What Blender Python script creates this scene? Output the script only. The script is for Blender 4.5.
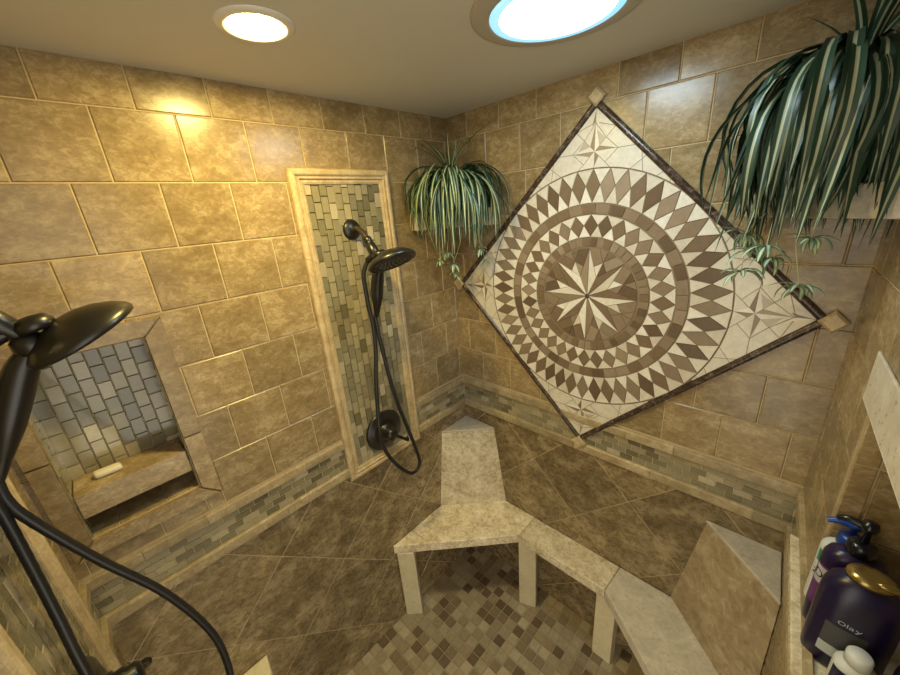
import bpy, bmesh, math, random
from mathutils import Vector, Matrix
random.seed(7)
PI = math.pi
scene = bpy.context.scene
for o in list(bpy.data.objects): bpy.data.objects.remove(o)
COL = scene.collection

# ------------------------------------------------------------------ camera
CAM = Vector((1.2282, -1.2991, 2.0596))
RT = Vector((0.72128934, 0.68843969, -0.07610833)); UP = Vector((-0.17801737, 0.29045093, 0.94018513)); FW = Vector((-0.6693665, 0.6645969, -0.33205338))
cd = bpy.data.cameras.new('camera'); cam = bpy.data.objects.new('camera', cd); COL.objects.link(cam)
cam.matrix_world = Matrix(((RT.x, UP.x, -FW.x, CAM.x), (RT.y, UP.y, -FW.y, CAM.y), (RT.z, UP.z, -FW.z, CAM.z), (0, 0, 0, 1)))
cd.sensor_fit = 'HORIZONTAL'; cd.sensor_width = 36; cd.lens = 358.2 / 900 * 36; cd.clip_start = 0.02
scene.camera = cam
# ------------------------------------------------------------------ light and exposure
scene.view_settings.view_transform = 'Standard'; scene.view_settings.look = 'None'
scene.view_settings.gamma = 1; scene.view_settings.exposure = 1.1
world = bpy.data.worlds.new('world'); scene.world = world; world.use_nodes = True
world.node_tree.nodes['Background'].inputs[0].default_value = (1.0, 0.94, 0.77, 1)
world.node_tree.nodes['Background'].inputs[1].default_value = 1.12
LAMP_COL, LAMP_STR = (1.0, 0.76, 0.24), 190.0
TUBE_COL, TUBE_STR = (0.70, 0.89, 1.0), 18.0
RIM_COL, RIM_STR = (0.08, 0.32, 0.50), 1.0

# ------------------------------------------------------------------ dimensions
CZ = 2.44
def WX(u): return 1.355 + 0.042 * u          # the right wall is slightly out of square
DY = -1.535

# ------------------------------------------------------------------ materials
def new_mat(name):
    m = bpy.data.materials.new(name); m.use_nodes = True
    nt = m.node_tree; b = nt.nodes['Principled BSDF']
    return m, nt, b
def plain(name, col, rough=0.5, metal=0.0, **kw):
    m, nt, b = new_mat(name)
    b.inputs['Base Color'].default_value = (*col, 1); b.inputs['Roughness'].default_value = rough; b.inputs['Metallic'].default_value = metal
    for k, v in kw.items(): b.inputs[k.replace('_', ' ')].default_value = v
    return m
def emit(name, col, s, base=(0.8, 0.8, 0.8)):
    m, nt, b = new_mat(name)
    b.inputs['Base Color'].default_value = (*base, 1); b.inputs['Emission Color'].default_value = (*col, 1); b.inputs['Emission Strength'].default_value = s
    return m
def stone(name, c1, c2, c3, scale=9.0, rough=0.3, bump=0.15, attr=True, contrast=1.0, vein=0.5, stretch=(1, 1, 1), rvar=0.12):
    """mottled travertine: two octaves of noise between three tones, multiplied by the tile's own tone"""
    m, nt, b = new_mat(name); N = nt.nodes; L = nt.links
    tc = N.new('ShaderNodeTexCoord'); mp = N.new('ShaderNodeMapping'); mp.inputs['Scale'].default_value = stretch
    L.new(tc.outputs['Object'], mp.inputs[0])
    vec = mp.outputs[0]
    if attr:
        at = N.new('ShaderNodeAttribute'); at.attribute_name = 'Col'
        ad = N.new('ShaderNodeVectorMath'); ad.operation = 'MULTIPLY_ADD'
        ad.inputs[1].default_value = (23, 31, 17)
        L.new(at.outputs['Color'], ad.inputs[0]); L.new(vec, ad.inputs[2]); vec = ad.outputs[0]
    n1 = N.new('ShaderNodeTexNoise'); n1.inputs['Scale'].default_value = scale; n1.inputs['Detail'].default_value = 9; n1.inputs['Roughness'].default_value = 0.62; n1.inputs['Distortion'].default_value = 0.4
    n2 = N.new('ShaderNodeTexNoise'); n2.inputs['Scale'].default_value = scale * 4.2; n2.inputs['Detail'].default_value = 7; n2.inputs['Roughness'].default_value = 0.7; n2.inputs['Distortion'].default_value = 0.8
    for n in (n1, n2): L.new(vec, n.inputs['Vector'])
    mx = N.new('ShaderNodeMath'); mx.operation = 'MULTIPLY_ADD'; mx.inputs[1].default_value = vein
    L.new(n2.outputs[0], mx.inputs[0])
    sc = N.new('ShaderNodeMath'); sc.operation = 'MULTIPLY'; sc.inputs[1].default_value = 1 - vein; L.new(n1.outputs[0], sc.inputs[0]); L.new(sc.outputs[0], mx.inputs[2])
    rp = N.new('ShaderNodeValToRGB'); e = rp.color_ramp.elements
    w = 0.16 / contrast
    e[0].position = 0.5 - w; e[0].color = (*c1, 1); e[1].position = 0.5 + w; e[1].color = (*c3, 1)
    k = e.new(0.5); k.color = (*c2, 1)
    L.new(mx.outputs[0], rp.inputs[0])
    out = rp.outputs[0]
    if attr:
        # tile tone sits in the attribute's green channel (1 = unchanged)
        sp = N.new('ShaderNodeSeparateColor'); L.new(at.outputs['Color'], sp.inputs[0])
        ml = N.new('ShaderNodeVectorMath'); ml.operation = 'SCALE'; L.new(out, ml.inputs[0]); 
        m2 = N.new('ShaderNodeMath'); m2.operation = 'MULTIPLY_ADD'; m2.inputs[1].default_value = 0.36; m2.inputs[2].default_value = 0.82
        L.new(sp.outputs[1], m2.inputs[0]); L.new(m2.outputs[0], ml.inputs['Scale']); out = ml.outputs[0]
    L.new(out, b.inputs['Base Color'])
    rr = N.new('ShaderNodeMath'); rr.operation = 'MULTIPLY_ADD'; rr.inputs[1].default_value = rvar * 2; rr.inputs[2].default_value = rough - rvar
    L.new(n2.outputs[0], rr.inputs[0]); L.new(rr.outputs[0], b.inputs['Roughness'])
    bp = N.new('ShaderNodeBump'); bp.inputs['Strength'].default_value = bump; bp.inputs['Distance'].default_value = 0.004
    L.new(mx.outputs[0], bp.inputs['Height']); L.new(bp.outputs[0], b.inputs['Normal'])
    return m
def tinted(name, rough=0.25, noise=0.25, scale=60, bump=0.05, coat=0.0):
    """small mosaic pieces: the colour of each piece is stored on its faces"""
    m, nt, b = new_mat(name); N = nt.nodes; L = nt.links
    at = N.new('ShaderNodeAttribute'); at.attribute_name = 'Col'
    tc = N.new('ShaderNodeTexCoord')
    n1 = N.new('ShaderNodeTexNoise'); n1.inputs['Scale'].default_value = scale; n1.inputs['Detail'].default_value = 6; n1.inputs['Distortion'].default_value = 1
    L.new(tc.outputs['Object'], n1.inputs['Vector'])
    ma = N.new('ShaderNodeMath'); ma.operation = 'MULTIPLY_ADD'; ma.inputs[1].default_value = noise * 2; ma.inputs[2].default_value = 1 - noise
    L.new(n1.outputs[0], ma.inputs[0])
    sc = N.new('ShaderNodeVectorMath'); sc.operation = 'SCALE'; L.new(at.outputs['Color'], sc.inputs[0]); L.new(ma.outputs[0], sc.inputs['Scale'])
    L.new(sc.outputs[0], b.inputs['Base Color']); b.inputs['Roughness'].default_value = rough; b.inputs['Coat Weight'].default_value = coat
    bp = N.new('ShaderNodeBump'); bp.inputs['Strength'].default_value = bump; bp.inputs['Distance'].default_value = 0.003
    L.new(n1.outputs[0], bp.inputs['Height']); L.new(bp.outputs[0], b.inputs['Normal'])
    return m

M_TILE = stone('honey_travertine_tile', (0.200, 0.136, 0.060), (0.285, 0.205, 0.100), (0.450, 0.350, 0.200), scale=14, rough=0.24, bump=0.12, contrast=1.15, vein=0.5, stretch=(1, 1, 1.5), rvar=0.06)
M_LOW = stone('brown_travertine_tile', (0.125, 0.086, 0.040), (0.220, 0.160, 0.080), (0.430, 0.335, 0.190), scale=10, rough=0.28, bump=0.12, contrast=1.25, vein=0.42, stretch=(1, 1, 1.3))
M_GROUT = stone('sand_grout', (0.42, 0.32, 0.18), (0.50, 0.39, 0.23), (0.56, 0.46, 0.28), scale=60, rough=0.8, attr=False, rvar=0.02)
M_LINER = stone('cream_stone_liner', (0.24, 0.175, 0.09), (0.35, 0.27, 0.15), (0.50, 0.41, 0.26), scale=22, rough=0.32, attr=True, contrast=1.1)
M_FRAME = stone('cream_travertine_moulding', (0.36, 0.26, 0.13), (0.50, 0.38, 0.21), (0.62, 0.50, 0.31), scale=26, rough=0.35, attr=False, contrast=1.2)
M_BENCH = stone('polished_travertine_slab', (0.42, 0.33, 0.20), (0.68, 0.58, 0.40), (0.86, 0.79, 0.62), scale=12, rough=0.28, attr=True, contrast=1.3, vein=0.5, bump=0.08)
M_LEG = stone('pale_travertine_leg', (0.68, 0.58, 0.36), (0.80, 0.70, 0.47), (0.86, 0.79, 0.58), scale=14, rough=0.4, attr=True)
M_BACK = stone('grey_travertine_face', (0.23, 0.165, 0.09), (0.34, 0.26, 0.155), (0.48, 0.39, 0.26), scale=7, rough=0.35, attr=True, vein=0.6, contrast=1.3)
M_CAP = stone('pale_grey_travertine_cap', (0.42, 0.37, 0.28), (0.56, 0.50, 0.40), (0.70, 0.65, 0.54), scale=14, rough=0.3, attr=True, contrast=1.0)
M_GLASS = tinted('glass_and_stone_mosaic', rough=0.16, noise=0.18, scale=80, bump=0.02, coat=0.4)
M_FLOORT = tinted('tumbled_floor_mosaic', rough=0.42, noise=0.3, scale=45, bump=0.2)
M_MED = tinted('marble_mosaic_pieces', rough=0.3, noise=0.22, scale=55, bump=0.05)
M_MGROUT = plain('brown_medallion_grout', (0.23, 0.165, 0.10), 0.8)
M_GGROUT = plain('olive_mosaic_grout', (0.33, 0.29, 0.185), 0.75)
M_FGROUT = stone('floor_grout', (0.33, 0.27, 0.18), (0.40, 0.33, 0.23), (0.46, 0.39, 0.28), scale=50, rough=0.8, attr=False, rvar=0.02)
M_DARK = stone('dark_emperador_strip', (0.018, 0.010, 0.007), (0.045, 0.026, 0.018), (0.30, 0.23, 0.17), scale=45, rough=0.2, attr=False, contrast=0.85, vein=0.5)
M_CEIL = plain('ceiling_paint', (0.60, 0.575, 0.505), 0.7)
M_BRONZE = plain('oil_rubbed_bronze', (0.012, 0.011, 0.010), 0.36, 0.25, Coat_Weight=0.35, Coat_Roughness=0.25)
M_BRONZE_L = plain('worn_bronze_arm', (0.10, 0.075, 0.055), 0.28, 0.7)
M_NOZ = plain('black_rubber_nozzle', (0.02, 0.02, 0.018), 0.6)
M_HOSE = plain('black_hose', (0.013, 0.013, 0.014), 0.38, 0.1)
M_RING = plain('white_lamp_trim', (0.72, 0.69, 0.62), 0.45)
M_TUBERING = plain('taupe_skylight_ring', (0.47, 0.42, 0.34), 0.5)
M_LAMP = emit('warm_lamp_lens', LAMP_COL, LAMP_STR)
M_TUBE = emit('daylight_diffuser', TUBE_COL, TUBE_STR)
M_TRIMBLUE = emit('blue_edge_of_diffuser', RIM_COL, RIM_STR)
M_SOAP = plain('ivory_soap', (0.78, 0.72, 0.55), 0.45)
M_POT = plain('dark_green_plastic_pot', (0.02, 0.03, 0.02), 0.5)
M_SOIL = plain('potting_soil', (0.02, 0.013, 0.008), 0.95)
M_STEM = plain('pale_runner', (0.48, 0.46, 0.26), 0.5)

def leaf_mat(name, g1, g2, cream, width):
    m, nt, b = new_mat(name); N = nt.nodes; L = nt.links
    uv = N.new('ShaderNodeUVMap'); uv.uv_map = 'UVMap'; sp = N.new('ShaderNodeSeparateXYZ'); L.new(uv.outputs[0], sp.inputs[0])
    n = N.new('ShaderNodeTexNoise'); n.inputs['Scale'].default_value = 30; tc = N.new('ShaderNodeTexCoord'); L.new(tc.outputs['Object'], n.inputs['Vector'])
    mg = N.new('ShaderNodeMix'); mg.data_type = 'RGBA'; mg.inputs[6].default_value = (*g1, 1); mg.inputs[7].default_value = (*g2, 1); L.new(n.outputs[0], mg.inputs[0])
    rp = N.new('ShaderNodeValToRGB'); e = rp.color_ramp.elements
    e[0].position = 0.5 - width; e[0].color = (0, 0, 0, 1); e[1].position = 0.5 - width + 0.04; e[1].color = (1, 1, 1, 1)
    k = e.new(0.5 + width - 0.04); k.color = (1, 1, 1, 1); k = e.new(0.5 + width); k.color = (0, 0, 0, 1)
    L.new(sp.outputs[0], rp.inputs[0])
    mc = N.new('ShaderNodeMix'); mc.data_type = 'RGBA'; L.new(rp.outputs[0], mc.inputs[0]); L.new(mg.outputs[2], mc.inputs[6]); mc.inputs[7].default_value = (*cream, 1)
    L.new(mc.outputs[2], b.inputs['Base Color']); b.inputs['Roughness'].default_value = 0.42
    return m
M_LEAF = leaf_mat('variegated_leaf', (0.012, 0.045, 0.022), (0.03, 0.085, 0.04), (0.42, 0.46, 0.27), 0.19)
M_LEAFW = leaf_mat('variegated_broad_leaf', (0.008, 0.030, 0.018), (0.022, 0.06, 0.034), (0.34, 0.37, 0.25), 0.14)
M_LEAFP = leaf_mat('plantlet_leaf', (0.07, 0.15, 0.08), (0.10, 0.22, 0.11), (0.50, 0.58, 0.42), 0.26)

# ------------------------------------------------------------------ mesh helpers
def link(name, me, parent=None, mats=()):
    for m in mats: me.materials.append(m)
    o = bpy.data.objects.new(name, me); COL.objects.link(o)
    if parent is not None:
        o.parent = parent
        if 'at' in parent: o.matrix_parent_inverse = Matrix.Translation(-Vector(parent['at']))
    return o
def thing(name, label, cat, loc=(0, 0, 0), group=None):
    o = bpy.data.objects.new(name, None); COL.objects.link(o); o.empty_display_size = 0.05
    o.location = loc; o['at'] = list(loc); o['label'] = label; o['category'] = cat
    if group: o['group'] = group
    THINGS.append(o); return o
THINGS = []
def tag(o, label, cat, group=None):
    o['label'] = label; o['category'] = cat
    if group: o['group'] = group
    return o
def struct(o): o['kind'] = 'structure'; return o

class MB:
    """collects polygons with material index, face colour, uv"""
    def __init__(s): s.v = []; s.f = []; s.m = []; s.c = []; s.sm = []
    def poly(s, pts, mi=0, col=(1, 1, 1), smooth=False):
        n = len(s.v); s.v += [tuple(p) for p in pts]; s.f.append(tuple(range(n, n + len(pts)))); s.m.append(mi); s.c.append(col); s.sm.append(smooth)
    def grid(s, rows, mi=0, col=(1, 1, 1), closed=False, smooth=True):
        n = len(s.v); w = len(rows[0])
        for r in rows: s.v += [tuple(p) for p in r]
        for i in range(len(rows) - 1):
            for j in range(w if closed else w - 1):
                k = (j + 1) % w
                s.f.append((n + i * w + j, n + i * w + k, n + (i + 1) * w + k, n + (i + 1) * w + j)); s.m.append(mi); s.c.append(col); s.sm.append(smooth)
    def build(s, name, mats, parent=None, recalc=False):
        me = bpy.data.meshes.new(name); me.from_pydata(s.v, [], s.f)
        at = me.color_attributes.new('Col', 'FLOAT_COLOR', 'CORNER')
        me.polygons.foreach_set('material_index', s.m); me.polygons.foreach_set('use_smooth', s.sm)
        cols = []
        for f, c in zip(s.f, s.c): cols += list((*c, 1)) * len(f)
        at.data.foreach_set('color', cols)
        if recalc:
            bm = bmesh.new(); bm.from_mesh(me); bmesh.ops.remove_doubles(bm, verts=bm.verts, dist=1e-5); bmesh.ops.recalc_face_normals(bm, faces=bm.faces); bm.to_mesh(me); bm.free()
        me.update()
        return link(name, me, parent, mats if isinstance(mats, (list, tuple)) else [mats])

def area2(p): return sum(p[i][0] * p[(i + 1) % len(p)][1] - p[(i + 1) % len(p)][0] * p[i][1] for i in range(len(p))) / 2
def clip(p, a, b, c):
    """keep the part of convex polygon p with a*u+b*v >= c"""
    out = []
    for i in range(len(p)):
        P, Q = p[i], p[(i + 1) % len(p)]
        dp, dq = a * P[0] + b * P[1] - c, a * Q[0] + b * Q[1] - c
        if dp >= 0: out.append(P)
        if (dp > 0 > dq) or (dp < 0 < dq):
            t = dp / (dp - dq); out.append((P[0] + t * (Q[0] - P[0]), P[1] + t * (Q[1] - P[1])))
    return out if len(out) > 2 and abs(area2(out)) > 2e-6 else []
def clip_rect(p, u0, u1, v0, v1):
    for a, b, c in ((1, 0, u0), (-1, 0, -u1), (0, 1, v0), (0, -1, -v1)):
        if p: p = clip(p, a, b, c)
    return p
def cut_hole(polys, h):
    out = []
    for p in polys:
        if max(x[0] for x in p) <= h[0] or min(x[0] for x in p) >= h[1] or max(x[1] for x in p) <= h[2] or min(x[1] for x in p) >= h[3]:
            out.append(p); continue
        q = clip(p, -1, 0, -h[0]);  out += [q] if q else []
        r = clip(p, 1, 0, h[0])
        if not r: continue
        q = clip(r, 1, 0, h[1]); out += [q] if q else []
        r = clip(r, -1, 0, -h[1])
        if not r: continue
        q = clip(r, 0, 1, h[3]); out += [q] if q else []
        q = clip(r, 0, -1, -h[2]); out += [q] if q else []
    return out
def inset(p, d):
    if area2(p) < 0: p = p[::-1]
    q = [p[0]]
    for a in p[1:]:
        if math.hypot(a[0] - q[-1][0], a[1] - q[-1][1]) > 1e-5: q.append(a)
    if math.hypot(q[0][0] - q[-1][0], q[0][1] - q[-1][1]) < 1e-5: q.pop()
    base = q
    for i in range(len(base)):
        P, Q = base[i], base[(i + 1) % len(base)]
        dx, dy = Q[0] - P[0], Q[1] - P[1]; l = math.hypot(dx, dy)
        nx, ny = -dy / l, dx / l
        q = clip(q, nx, ny, nx * P[0] + ny * P[1] + d) if q else []
    return q
def tile(mb, mp, p, gap, h0, h1, bev, mi, col):
    """one tile: a polygon in wall coordinates with a rounded edge"""
    a = inset(p, gap)
    if not a: return
    b = inset(p, gap + bev)
    if not b: return
    A1 = [mp(u, v, h1) for u, v in b]
    mb.poly(A1, mi, col)
    if len(a) == len(b):
        # align start
        k = min(range(len(b)), key=lambda j: math.hypot(b[j][0] - a[0][0], b[j][1] - a[0][1]))
        b = b[k:] + b[:k]
        mid = [((x[0] * .3 + y[0] * .7), (x[1] * .3 + y[1] * .7)) for x, y in zip(a, b)]
        hm = h0 + (h1 - h0) * .75
        for i in range(len(a)):
            j = (i + 1) % len(a)
            mb.poly([mp(*a[i], h0), mp(*a[j], h0), mp(*mid[j], hm), mp(*mid[i], hm)], mi, col)
            mb.poly([mp(*mid[i], hm), mp(*mid[j], hm), mp(*b[j], h1), mp(*b[i], h1)], mi, col)
    else:
        A0 = [mp(u, v, h0) for u, v in b]
        for i in range(len(b)):
            j = (i + 1) % len(b); mb.poly([A0[i], A0[j], A1[j], A1[i]], mi, col)

def rnd(): return (random.random(), random.random(), random.random())
def box_pts(mb, c, sx, sy, sz, R=None, mi=0, col=(1, 1, 1), bev=0.0):
    pass
def prism(name, pts2, z0, z1, mat, parent=None, bev=0.004, top=None, seg=2, col=None, mapf=None):
    """extruded polygon with bevelled edges; top = other outline for the upper face; mapf maps (x,y,z)"""
    bm = bmesh.new(); top = top or pts2
    lo = [bm.verts.new((x, y, z0)) for x, y in pts2]; hi = [bm.verts.new((x, y, z1)) for x, y in top]
    n = len(pts2)
    bm.faces.new(lo[::-1]); bm.faces.new(hi)
    for i in range(n): bm.faces.new((lo[i], lo[(i + 1) % n], hi[(i + 1) % n], hi[i]))
    if bev: bmesh.ops.bevel(bm, geom=list(bm.edges), offset=bev, segments=seg, profile=0.5, affect='EDGES')
    if mapf:
        for v in bm.verts: v.co = mapf(*v.co)
    bmesh.ops.recalc_face_normals(bm, faces=bm.faces)
    me = bpy.data.meshes.new(name); bm.to_mesh(me); bm.free()
    at = me.color_attributes.new('Col', 'FLOAT_COLOR', 'CORNER'); c = col or rnd()
    at.data.foreach_set('color', list((*c, 1)) * len(me.loops))
    return link(name, me, parent, [mat])
def box(name, a, b, mat, parent=None, bev=0.003, **k):
    return prism(name, [(a[0], a[1]), (b[0], a[1]), (b[0], b[1]), (a[0], b[1])], a[2], b[2], mat, parent, bev, **k)
def frame_axes(d):
    d = Vector(d).normalized(); a = Vector((0, 0, 1)) if abs(d.z) < 0.9 else Vector((1, 0, 0))
    x = d.cross(a).normalized(); return x, d.cross(x).normalized(), d
def lathe(mb, origin, axis, prof, seg=32, mi=0, sx=1, sy=1, xdir=None, col=(1, 1, 1)):
    x, y, d = frame_axes(axis)
    if xdir is not None:
        x = (Vector(xdir) - d * Vector(xdir).dot(d)).normalized(); y = d.cross(x)
    o = Vector(origin); rows = []
    for r, h in prof:
        rows.append([o + d * h + x * (r * sx * math.cos(2 * PI * k / seg)) + y * (r * sy * math.sin(2 * PI * k / seg)) for k in range(seg)])
    mb.grid(rows, mi, col, closed=True)
def spline(pts, n=8):
    P = [Vector(p) for p in pts]; P = [P[0] * 2 - P[1]] + P + [P[-1] * 2 - P[-2]]; out = []
    for i in range(1, len(P) - 2):
        a, b, c, d = P[i - 1:i + 3]
        for k in range(n):
            t = k / n
            out.append(0.5 * ((2 * b) + (c - a) * t + (2 * a - 5 * b + 4 * c - d) * t * t + (3 * b - a - 3 * c + d) * t ** 3))
    out.append(P[-2]); return out
def tube(mb, pts, rad, seg=12, mi=0, ridges=False, col=(1, 1, 1), capped=True):
    if not callable(rad): r0 = rad; rad = lambda t: r0
    N = len(pts); up = None; rows = []
    for i, p in enumerate(pts):
        t = (pts[min(i + 1, N - 1)] - pts[max(i - 1, 0)]).normalized()
        if up is None: up = frame_axes(t)[0]
        x = (up - t * up.dot(t)).normalized(); y = t.cross(x); up = x
        r = rad(i / (N - 1)) * (1 + (0.05 if ridges and i % 2 else 0))
        rows.append([p + x * (r * math.cos(2 * PI * k / seg)) + y * (r * math.sin(2 * PI * k / seg)) for k in range(seg)])
    mb.grid(rows, mi, col, closed=True)
    if capped: mb.poly(rows[0][::-1], mi, col); mb.poly(rows[-1], mi, col)

# ------------------------------------------------------------------ walls
# wall coordinates: u along the wall, v height, h out of the wall
mapA = lambda u, v, h: (h, -u, v)
mapB = lambda u, v, h: (u, -h, v)
mapC = lambda u, v, h: (WX(u) - h, -u - 0.042 * h, v)
mapD = lambda u, v, h: (u, DY + h, v)
R1, TH, TW = 2.3469, 0.16176, 0.16444
PHA = [0.429, 0.517, 0.759, 0.843, 0.923, 0.846, 0.930, 0.850]
PHB = [0.285, 0.381, 0.898, 0.975, 1.045, 1.292, 1.219, 1.135]
PHC = [0.05, 0.13, 0.06, 0.12, 0.04, 0.13, 0.05, 0.12]
PHD = [0.06, 0.14, 0.05, 0.13, 0.07, 0.15, 0.06, 0.14]
Z_TOP0, Z_MOS1, Z_MOS0, Z_BOT0 = 1.207, 1.170, 1.073, 1.032
def rows_tiles(u0, u1, ph, special=None):
    out = []
    for k in range(8):
        vb = R1 - k * TH; vt = CZ if k == 0 else vb + TH
        p = ph[k]; x = p - math.ceil((p - u0) / TW + 1) * TW
        js = []
        while x < u1 + TW:
            js.append(x); x += TW
        if special and k in special:            # a cut at a given place with another phase beyond it
            at, p2 = special[k]; js = [j for j in js if j < at - 0.02] + [p2 + i * TW for i in range(-8, 12) if p2 + i * TW > at - 0.02]
        for a, b in zip(js, js[1:]):
            q = clip_rect([(a, vb), (b, vb), (b, vt), (a, vt)], u0, u1, Z_TOP0 - 0.02, CZ)
            if q: out.append(q)
    return out
def diag_tiles(u0, u1, s0, d0, pitch=0.447):
    """45 degree tiles; grout lines u+v = s0+k*pitch and v-u = d0+k*pitch"""
    out = []
    for i in range(-8, 9):
        for j in range(-8, 9):
            s, d = s0 + i * pitch, d0 + j * pitch
            pts = [((a - b) / 2, (a + b) / 2) for a, b in ((s, d), (s + pitch, d), (s + pitch, d + pitch), (s, d + pitch))]
            if area2(pts) < 0: pts = pts[::-1]
            q = clip_rect(pts, u0, u1, 0.0, Z_BOT0 + 0.01)
            if q: out.append(q)
    return out
def band(mb, mp, u0, u1, v0, v1, rows, length, h0=0.0, h1=0.004, mi=0, vertical=False, pal=None, gap=0.0009):
    pal = pal or GLASSPAL
    if vertical: a0, a1, b0, b1 = v0, v1, u0, u1
    else: a0, a1, b0, b1 = u0, u1, v0, v1
    rh = (b1 - b0) / rows
    for r in range(rows):
        off = (r % 2) * length * 0.5 + (0.004 * ((r * 7) % 3)); x = a0 - off
        while x < a1:
            xa, xb = max(x, a0), min(x + length, a1); x += length
            if xb - xa < 0.004: continue
            y0, y1 = b0 + r * rh, b0 + (r + 1) * rh
            p = [(xa, y0), (xb, y0), (xb, y1), (xa, y1)]
            if vertical: p = [(q[1], q[0]) for q in p]
            c = random.choices(pal[0], pal[1])[0]; f = random.uniform(0.88, 1.12)
            tile(mb, mp, p, gap, h0, h1, 0.0012, mi, tuple(k * f for k in c))
GLASSPAL = ([(0.150, 0.130, 0.075), (0.215, 0.190, 0.112), (0.275, 0.238, 0.145), (0.34, 0.29, 0.18), (0.44, 0.38, 0.26)], [2.2, 4, 5, 3, 1.2])
def wall(name, mp, u0, u1, ph, s0, d0, hole=None, special=None, zc=CZ):
    mb = MB()
    full = [[(u0, -0.02), (u1, -0.02), (u1, zc), (u0, zc)]]
    if hole: full = cut_hole(full, hole)
    for p in full:
        if area2(p) < 0: p = p[::-1]
        mb.poly([mp(u, v, 0.0015) for u, v in p], 2)
    T = rows_tiles(u0, u1, ph, special)
    if hole: T = cut_hole(T, hole)
    for p in T: tile(mb, mp, p, 0.0013, 0.0015, 0.004, 0.0024, 0, rnd())
    T = diag_tiles(u0, u1, s0, d0)
    for p in T: tile(mb, mp, p, 0.0017, 0.0015, 0.004, 0.002, 1, rnd())
    o = struct(mb.build(name, [M_TILE, M_LOW, M_GROUT])); o['at'] = [0, 0, 0]
    return o
def mosaic_band(mp, u0, u1, par):
    b = MB(); b.poly([mp(u0, Z_MOS0, 0.001), mp(u1, Z_MOS0, 0.001), mp(u1, Z_MOS1, 0.001), mp(u0, Z_MOS1, 0.001)], 1)
    band(b, mp, u0, u1, Z_MOS0, Z_MOS1, 4, 0.049, 0.001, 0.0038)
    b.build('mosaic_band', [M_GLASS, M_GGROUT], par)
LA = 1.535; LC = 1.02
NA = (1.227, 1.476, 1.312, 1.806)       # niche opening in the left wall (u0,u1,v0,v1)
NC = (0.365, 0.93, 1.190, 1.660)        # niche opening in the right wall
wA = wall('wall_left', mapA, 0, LA, PHA, 0.204 + 0.0, 1.492 - 0.0, hole=NA) if False else None
# left wall: z+y = -0.204 - .447k  ->  v-u = -0.204 ; z-y = 1.945 -> v+u = 1.945
wA = wall('wall_left', mapA, 0, LA, PHA, 1.945, -0.204, hole=NA)
wB = wall('wall_back', mapB, 0, WX(0), PHB, 1.759, -0.018, special={0: (0.60, 0.733), 1: (0.60, 0.655), 5: (0.6, 0.634), 6: (0.6, 0.725), 7: (0.6, 0.642)})
wC = wall('wall_right', mapC, 0, LC, PHC, 1.85, 0.05, hole=NC)
wD = wall('wall_front', mapD, 0, 0.98, PHD, 1.80, 0.10)
for w_, mp, u1 in ((wA, mapA, LA), (wB, mapB, WX(0)), (wC, mapC, LC), (wD, mapD, 0.98)):
    mosaic_band(mp, 0.004, u1 - 0.004, w_)

# stone liners above and below the mosaic band
tn = 0
def liner(mp, u0, u1, v0, v1, seg=0.305, depth=0.013, ph=0.0):
    global tn
    tn += 1; mb = MB(); n = 8
    x = u0; first = True
    while x < u1 - 1e-6:
        e = min(u1, (x - ph) // seg * seg + seg + ph)
        if e - x < 0.004: e = min(u1, e + seg)
        c = rnd(); hh = (v1 - v0)
        # bullnose profile
        prof = [(0.0, v0 + 0.0006), (depth * 0.80, v0 + 0.0010), (depth * 0.97, v0 + 0.004), (depth, v0 + hh * 0.5), (depth * 0.97, v1 - 0.0045), (depth * 0.75, v1 - 0.0010), (0.0, v1)]
        g = 0.0006
        rows = [[mp(x + g, v, h) for h, v in prof], [mp(e - g, v, h) for h, v in prof]]
        mb.grid(rows, 0, c, smooth=False)
        mb.poly(rows[0][::-1], 0, c); mb.poly(rows[1], 0, c)
        x = e
    return struct(mb.build('trim_%d' % tn, [M_LINER]))
for mp, spans, ph in ((mapA, ((0, 0.357), (0.752, LA)), 0.10), (mapB, ((0, WX(0)),), 0.04), (mapC, ((0, LC),), 0.02), (mapD, ((0, 0.14), (0.54, 0.98)), 0.0)):
    for a, b in spans:
        liner(mp, a, b, Z_MOS1, Z_TOP0, 0.163, 0.013, ph)
        liner(mp, a, b, Z_BOT0, Z_MOS0, 0.305, 0.015, ph)

# ceiling and floor
def slab(name, pts, z0, z1, mat):
    mb = MB(); mb.poly([(x, y, z0) for x, y in pts][::-1]); mb.poly([(x, y, z1) for x, y in pts])
    n = len(pts)
    for i in range(n): mb.poly([(*pts[i], z0), (*pts[(i + 1) % n], z0), (*pts[(i + 1) % n], z1), (*pts[i], z1)])
    return struct(mb.build(name, [mat]))
slab('ceiling', [(-0.2, 0.15), (-0.2, -2.6), (2.6, -2.6), (2.6, 0.15)], CZ, CZ + 0.08, M_CEIL)
mb = MB(); FL = [(0, 0), (0, DY), (0.98, DY), (1.4, -1.02), (WX(0), 0)]
mb.poly([(-0.2, -2.6, -0.004), (2.6, -2.6, -0.004), (2.6, 0.15, -0.004), (-0.2, 0.15, -0.004)], 1)
FP = [(0.145, 0.10, 0.060), (0.235, 0.178, 0.112), (0.33, 0.265, 0.172), (0.385, 0.32, 0.215), (0.44, 0.37, 0.255)]
mapF = lambda u, v, h: (u, v, h)
for i in range(28):
    for j in range(32):
        x, y = 0.0 + i * 0.0492, -j * 0.0492
        c = random.choices(FP, [2.2, 2.6, 4.5, 4.5, 2.4])[0]; f = random.uniform(0.9, 1.1)
        tile(mb, mapF, [(x, y - 0.0492), (x + 0.0492, y - 0.0492), (x + 0.0492, y), (x, y)], 0.0019, -0.004, 0.0, 0.0018, 0, tuple(k * f for k in c))
struct(mb.build('floor', [M_FLOORT, M_FGROUT]))

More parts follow.
